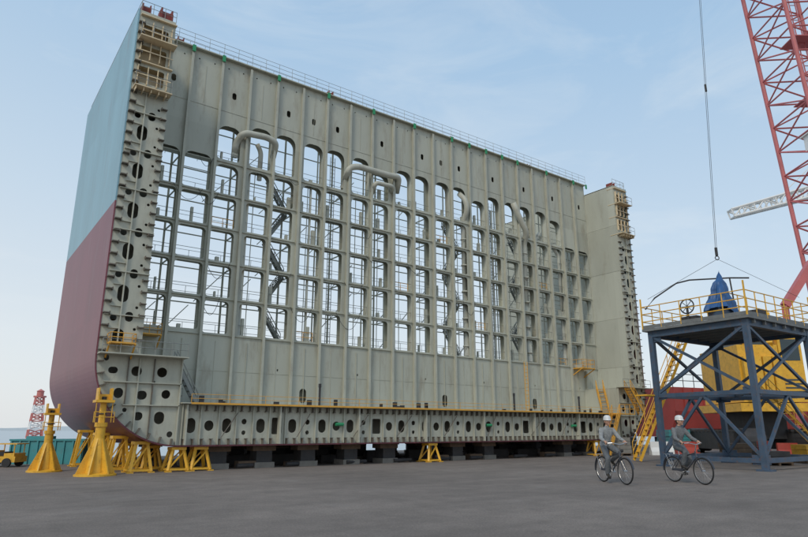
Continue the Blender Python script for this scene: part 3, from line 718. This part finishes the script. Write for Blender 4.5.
# ================================================================ bicycles and riders
def skinmesh(name,pts,edges,par,mats,assign=None,sub=2,root=0):
    me=bpy.data.meshes.new(name); me.from_pydata([q[:3] for q in pts],edges,[]); ob=bpy.data.objects.new(name,me); scene.collection.objects.link(ob)
    md=ob.modifiers.new('Skin','SKIN'); md.use_smooth_shade=True
    if not me.skin_vertices: me.skin_vertices.new()
    for i,q in enumerate(pts):
        r=q[3]; rr=r if isinstance(r,tuple) else (r,r); me.skin_vertices[0].data[i].radius=rr; me.skin_vertices[0].data[i].use_root=(i==root)
    s=ob.modifiers.new('Sub','SUBSURF'); s.levels=sub; s.render_levels=sub
    dg=bpy.context.evaluated_depsgraph_get(); dg.update(); m2=bpy.data.meshes.new_from_object(ob.evaluated_get(dg)); bpy.data.objects.remove(ob)
    m2.materials.clear()
    for m in mats: m2.materials.append(m)
    for pl in m2.polygons:
        pl.use_smooth=True
        if assign: pl.material_index=assign(pl.center)
    o=bpy.data.objects.new(name,m2); scene.collection.objects.link(o); o.parent=par; return o
def ellipsoid(mb,c,r,n=16,m=10,f=None):
    k=len(mb.v)
    for i in range(m+1):
        ph=math.pi*i/m
        for j in range(n):
            t=2*math.pi*j/n; d=Vector((math.sin(ph)*math.cos(t),math.sin(ph)*math.sin(t),math.cos(ph)))
            v=Vector((d.x*r[0],d.y*r[1],d.z*r[2]))
            if f: v=f(v,d)
            mb.v.append(tuple(Vector(c)+v))
    for i in range(m):
        for j in range(n): j2=(j+1)%n; mb.f.append((k+i*n+j,k+(i+1)*n+j,k+(i+1)*n+j2,k+i*n+j2))
def cyclist(f,r,theta,jack_m,phase,turn):
    pos=FR(f,r); los=pos.normalized(); right=Vector((los.y,-los.x,0))
    hd=-los*math.cos(R(theta))+right*math.sin(R(theta)); rz=math.atan2(hd.y,hd.x)
    org=pos-hd*.52
    pb=parent('bicycle',org,rz)
    t=MB('tyres',M_black,pb,True,True); wr=.345
    for x in(0,1.06): t.torus((x,0,wr),(0,1,0),wr-.02,.02,40,8)
    t.done()
    t=MB('rims_and_spokes',M_chrome,pb,True)
    for x in(0,1.06):
        t.torus((x,0,wr),(0,1,0),wr-.042,.006,40,6); t.tube((x,-.05,wr),(x,.05,wr),.022,10)
        for k in range(24):
            a=2*math.pi*k/24; t.tube((x,.03*(-1)**k,wr),(x+(wr-.05)*math.cos(a),0,wr+(wr-.05)*math.sin(a)),.0013,4,cap=False)
    bbk=(.43,0,.29); t.torus((.43,-.045,.29),(0,1,0),.09,.008,24,6)
    t.tube((.43,-.12,.29),(.43,.12,.29),.015)
    cr=.17
    pd=[]
    for s in(-1,1):
        a=phase+(0 if s<0 else math.pi); q=Vector((.43+cr*math.cos(a),s*.10,.29+cr*math.sin(a))); t.beam((.43,s*.085,.29),(q.x,s*.085,q.z),.015,.022); pd.append(q)
    hb=[(.80,-.30,1.05),(.86,-.2,1.06),(.9,-.08,1.03),(.9,0,1.02),(.9,.08,1.03),(.86,.2,1.06),(.80,.30,1.05)]
    t.path([(.72,-.31,1.045)]+hb+[(.72,.31,1.045)],.012,8); t.tube((.86,0,.84),(.9,0,1.03),.014)
    t.tube((.27,0,.70),(.245,0,.9),.014)
    t.path([(0,-.05,wr),(-.02,-.05,.2+wr)],.005,5)
    for s in(-.06,.06): t.tube((-.25,s,.74),(.2,s,.74),.006,5); t.tube((-.18,s,.74),(0,s,wr),.005,5)
    for k in range(4): t.tube((-.22+k*.12,-.06,.74),(-.22+k*.12,.06,.74),.005,5)
    t.done()
    t=MB('frame',M_bframe,pb,True)
    t.tube(bbk,(.27,0,.72),.017); t.tube((.29,0,.66),(.84,0,.8),.016); t.tube(bbk,(.87,0,.68),.019); t.tube((.84,0,.85),(.89,0,.64),.019)
    for s in(-1,1):
        t.tube((0,s*.055,wr),(.41,s*.03,.29),.010); t.tube((0,s*.055,wr),(.28,s*.02,.68),.009); t.path([(.89,s*.03,.66),(.94,s*.045,.58),(1.06,s*.05,wr)],.011,6)
    t.beam((.89,-.05,.66),(.89,.05,.66),.03)
    for x,a0,a1 in((0,60,190),(1.06,10,150)):
        pr=[(x+(wr+.03)*math.cos(R(a)),0,wr+(wr+.03)*math.sin(R(a))) for a in range(a0,a1,8)]
        for q0,q1 in zip(pr,pr[1:]): t.obox(Vector(q0)-Vector((0,.024,0)),Vector(q1)-Vector(q0),Vector((0,.048,0)),Vector((0,0,.004)))
    t.box(.0,.43,-.055,-.045,.31,.375)
    t.done()
    t=MB('saddle_and_pedals',M_black,pb,True)
    ellipsoid(t,(.22,0,.925),(.14,.075,.035),14,8,lambda v,d:Vector((v.x,v.y*(1.0 if v.x<0 else max(.3,1-v.x/.13)),v.z)))
    for q in pd: t.box(q.x-.045,q.x+.045,q.y+(-.09 if q.y<0 else 0),q.y+(0 if q.y<0 else .09),q.z-.012,q.z+.012)
    for s in(-1,1): t.tube((.80,s*.30,1.05),(.70,s*.312,1.043),.017,8)
    ellipsoid(t,(.98,0,.86),(.04,.045,.045),10,8)
    t.done()
    pr=parent('cyclist',org,rz)
    hip=Vector((.235,0,.985))
    def ik(h,a,l1,l2):
        d=a-h; L_=min(d.length,l1+l2-.005); x=(l1*l1-l2*l2+L_*L_)/(2*L_); y=math.sqrt(max(0,l1*l1-x*x)); dn_=d.normalized(); fw=Vector((1,0,0)); pf=(fw-dn_*fw.dot(dn_)).normalized(); return h+dn_*x+pf*y
    pts=[(hip.x,0,hip.z,(.165,.13)),(.26,0,1.10,(.15,.12)),(.30,0,1.24,(.165,.125)),(.335,0,1.37,(.175,.12)),(.355,0,1.455,(.09,.08)),(.375,0,1.51,(.052,.055)),(.385,0,1.56,(.05,.05))]
    ed=[(0,1),(1,2),(2,3),(3,4),(4,5),(5,6)]
    for s in(-1,1):
        k=len(pts); q=pd[0] if s<0 else pd[1]; hj=Vector((.25,s*.095,.965)); an=Vector((q.x-.07,s*.125,q.z+.105)); kn=ik(hj,an,.43,.42); kn.y=s*.15
        m1=hj.lerp(kn,.5); m3=kn.lerp(an,.4)
        pts+=[(hj.x,hj.y,hj.z,.105),(m1.x,m1.y,m1.z,.095),(kn.x,kn.y,kn.z,.075),(m3.x-.01,m3.y,m3.z,.07),(an.x,an.y,an.z+.03,.062),(an.x-.005,an.y,an.z-.03,.045),(an.x+.07,an.y,q.z+.045,(.04,.035)),(an.x+.155,an.y+s*.01,q.z+.035,(.035,.024))]
        ed+=[(0,k),(k,k+1),(k+1,k+2),(k+2,k+3),(k+3,k+4),(k+4,k+5),(k+5,k+6),(k+6,k+7)]
    for s in(-1,1):
        k=len(pts); sh_=Vector((.345,s*.175,1.405)); w=Vector((.685,s*.30,1.105)); el=Vector((.49,s*.29,1.165))
        m1=sh_.lerp(el,.5); m2=el.lerp(w,.5)
        pts+=[(sh_.x,sh_.y,sh_.z,.08),(m1.x,m1.y,m1.z,.068),(el.x,el.y,el.z,.058),(m2.x,m2.y,m2.z,.05),(w.x-.02,w.y,w.z,.04)]
        ed+=[(3,k),(k,k+1),(k+1,k+2),(k+2,k+3),(k+3,k+4)]
    def asg(c):
        if c.z>1.515 and abs(c.y)<.09: return 3
        if c.z>.99 and not (abs(c.y)>.04 and c.x>.36 and c.z<1.03 and abs(c.y)<.23): return 0
        q=pd[0] if c.y<0 else pd[1]
        if c.z<q.z+.11 and c.x>q.x-.16: return 2
        return 1
    skinmesh('body',pts,ed,pr,[jack_m,M_pants,M_shoe,M_skin],asg)
    for s in(-1,1):
        w=Vector((.66,s*.302,1.11))
        hp=[(w.x,w.y,w.z,(.028,.024)),(w.x+.04,w.y+s*.003,w.z-.01,(.036,.02)),(w.x+.075,w.y+s*.002,w.z-.028,(.038,.016))]
        he=[(0,1),(1,2)]
        skinmesh('palm',hp,he,pr,[M_skin],None,2)
        for j,(oy,l) in enumerate(((-.032,.95),(-.011,1.05),(.011,1.0),(.031,.8))):
            bx=w.x+.078; bz=w.z-.03; Y=w.y+oy
            fp=[(bx-.015,Y,bz,.0095),(bx+.022*l,Y,bz-.016,.009),(bx+.028*l,Y,bz-.045*l,.0085),(bx+.006,Y,bz-.062*l,.008),(bx-.014,Y,bz-.052*l,.007)]
            skinmesh('finger',fp,[(0,1),(1,2),(2,3),(3,4)],pr,[M_skin],None,1)
        Y=w.y-s*.03
        skinmesh('thumb',[(w.x+.025,Y,w.z-.012,.012),(w.x+.045,Y-s*.022,w.z-.035,.011),(w.x+.068,Y-s*.018,w.z-.06,.0095),(w.x+.082,Y-s*.004,w.z-.072,.008)],[(0,1),(1,2),(2,3)],pr,[M_skin],None,1)
        t=MB('cuff',jack_m,pr,True,True); t.tube((w.x-.045,w.y-s*.002,w.z+.003),(w.x-.005,w.y,w.z),.040,12,.040); t.done()
    hc=Vector((.405,0,1.635)); Rt=Matrix.Rotation(turn,3,'Z')
    def tr(mb,k0):
        for i in range(k0,len(mb.v)): mb.v[i]=tuple(hc+Rt@(Vector(mb.v[i])-hc))
    t=MB('head',M_skin,pr,True,True)
    def hf(v,d):
        z=v.z/.12
        if z<0: v.x*=1+.12*z*(1 if v.x<0 else .25); v.y*=1+.28*z
        if d.x>.75 and abs(z)<.5: v.x*=.97
        return v
    ellipsoid(t,hc,(.098,.077,.122),24,18,hf)
    ellipsoid(t,hc+Vector((.098,0,-.018)),(.02,.014,.026),10,8)
    ellipsoid(t,hc+Vector((.082,0,-.085)),(.022,.028,.018),10,8)
    for s in(-1,1): ellipsoid(t,hc+Vector((-.005,s*.078,-.012)),(.02,.01,.032),10,8); ellipsoid(t,hc+Vector((.072,s*.04,-.03)),(.022,.022,.02),10,8)
    tr(t,0); t.done()
    t=MB('eyes_and_brows',M_eye,pr,True,True)
    for s in(-1,1): ellipsoid(t,hc+Vector((.091,s*.03,.004)),(.008,.013,.006),8,6); ellipsoid(t,hc+Vector((.093,s*.031,.024)),(.007,.019,.004),8,6)
    ellipsoid(t,hc+Vector((-.035,0,-.01)),(.072,.079,.075),14,10)
    tr(t,0); t.done()
    t=MB('mouth',M_lip,pr,True,True); ellipsoid(t,hc+Vector((.094,0,-.056)),(.006,.022,.006),10,6); tr(t,0); t.done()
    t=MB('hard_hat',M_helm,pr,True,True)
    kk=len(t.v); n1=28
    prof_=[(1.30,.030,1.22),(1.28,.040,1.2),(1.06,.048,1.05),(1.05,.08,1.04),(.98,.115,.98),(.78,.145,.78),(.45,.162,.45),(.02,.168,.02)]
    for (a,z,b2) in prof_:
        for j in range(n1):
            u=2*math.pi*j/n1; rx=a*.112
            if a>1.2 and math.cos(u)<0.2: rx=.125
            t.v.append((hc.x-.004+rx*math.cos(u),hc.y+(b2 if a<1.2 else 1.12)*.094*math.sin(u),hc.z+z+(-.012*max(0,math.cos(u)) if a>1.2 else 0)))
    for i in range(len(prof_)-1):
        for j in range(n1): j2=(j+1)%n1; t.f.append((kk+i*n1+j,kk+i*n1+j2,kk+(i+1)*n1+j2,kk+(i+1)*n1+j))
    t.f.append(tuple(kk+j for j in range(n1))[::-1]); tr(t,0); t.done()
    t=MB('collar',jack_m,pr,True,True); t.tube((.362,0,1.475),(.378,0,1.515),.068,16,.060,cap=False); t.done()
    t=MB('chin_strap',M_eye,pr,True)
    t.path([tuple(hc+Rt@Vector((.02*math.cos(a)+.01,.079*math.cos(a),-.115*math.sin(a)+.03))) for a in [i*math.pi/12 for i in range(13)]],.004,5); t.done()
cyclist(17.6,5.70,33,M_jacket,R(-70),R(-8))
cyclist(17.6,7.72,44,M_jacket2,R(25),R(10))

# ================================================================ light, world, camera
sd=Vector((-.80,-.42,0)).normalized(); el=R(42); sund=Vector((sd.x*math.cos(el),sd.y*math.cos(el),math.sin(el)))
s=bpy.data.lights.new('sun','SUN'); s.energy=1.5; s.angle=R(14); s.color=(1,.92,.79); so=bpy.data.objects.new('sun',s); scene.collection.objects.link(so)
so.rotation_euler=(-sund).to_track_quat('-Z','Y').to_euler()
w=bpy.data.worlds.new('World'); scene.world=w; w.use_nodes=True; nt=w.node_tree; N=nt.nodes; L=nt.links; bg=N['Background']
sk=N.new('ShaderNodeTexSky'); sk.sky_type='NISHITA'; sk.sun_disc=False; sk.sun_elevation=el; sk.sun_rotation=math.atan2(sund.x,sund.y); sk.air_density=1.0; sk.dust_density=2.0; sk.ozone_density=1.0
tc=N.new('ShaderNodeTexCoord'); sp=N.new('ShaderNodeSeparateXYZ'); L.new(tc.outputs['Generated'],sp.inputs[0])
az=N.new('ShaderNodeMath'); az.operation='MULTIPLY_ADD'; az.inputs[1].default_value=.10; L.new(sp.outputs[0],az.inputs[0]); L.new(sp.outputs[2],az.inputs[2])
cr_=N.new('ShaderNodeValToRGB'); e=cr_.color_ramp.elements
e[0].position=0.0; e[0].color=(.77,.79,.80,1); e[1].position=1.0; e[1].color=(.24,.38,.60,1)
for pos,col in ((.12,(.73,.78,.81)),(.34,(.57,.69,.80)),(.62,(.38,.56,.76))):
    q=e.new(pos); q.color=(*col,1)
L.new(az.outputs[0],cr_.inputs[0])
sc_=N.new('ShaderNodeVectorMath'); sc_.operation='SCALE'; sc_.inputs['Scale'].default_value=9.3; L.new(cr_.outputs[0],sc_.inputs[0])
m1=N.new('ShaderNodeMix'); m1.data_type='RGBA'; m1.inputs[0].default_value=.84; L.new(sk.outputs[0],m1.inputs[6]); L.new(sc_.outputs[0],m1.inputs[7])
mp=N.new('ShaderNodeMapping'); mp.inputs['Scale'].default_value=(1,1,2.6); mp.inputs['Rotation'].default_value=(.2,.3,.5); L.new(tc.outputs['Generated'],mp.inputs['Vector'])
n1=N.new('ShaderNodeTexNoise'); n1.inputs['Scale'].default_value=3.2; n1.inputs['Detail'].default_value=8; n1.inputs['Roughness'].default_value=.6; n1.inputs['Distortion'].default_value=.8; L.new(mp.outputs[0],n1.inputs['Vector'])
mr=N.new('ShaderNodeMapRange'); mr.inputs[1].default_value=.5; mr.inputs[2].default_value=.8; mr.inputs[3].default_value=.0; mr.inputs[4].default_value=.35; L.new(n1.outputs[0],mr.inputs[0])
mx=N.new('ShaderNodeMix'); mx.data_type='RGBA'; L.new(mr.outputs[0],mx.inputs[0]); L.new(m1.outputs[2],mx.inputs[6]); mx.inputs[7].default_value=(6.8,7.2,7.4,1)
L.new(mx.outputs[2],bg.inputs['Color']); bg.inputs['Strength'].default_value=.12
cam=bpy.data.cameras.new('camera'); cam.lens=27.45; cam.sensor_width=36; cam.clip_end=9000; cam.clip_start=.1
co=bpy.data.objects.new('camera',cam); scene.collection.objects.link(co); co.location=(0,0,1.4); co.rotation_euler=(R(90+14.69),0,-math.atan2(FX,FY)); scene.camera=co
scene.view_settings.view_transform='Standard'; scene.view_settings.look='None'; scene.view_settings.exposure=0
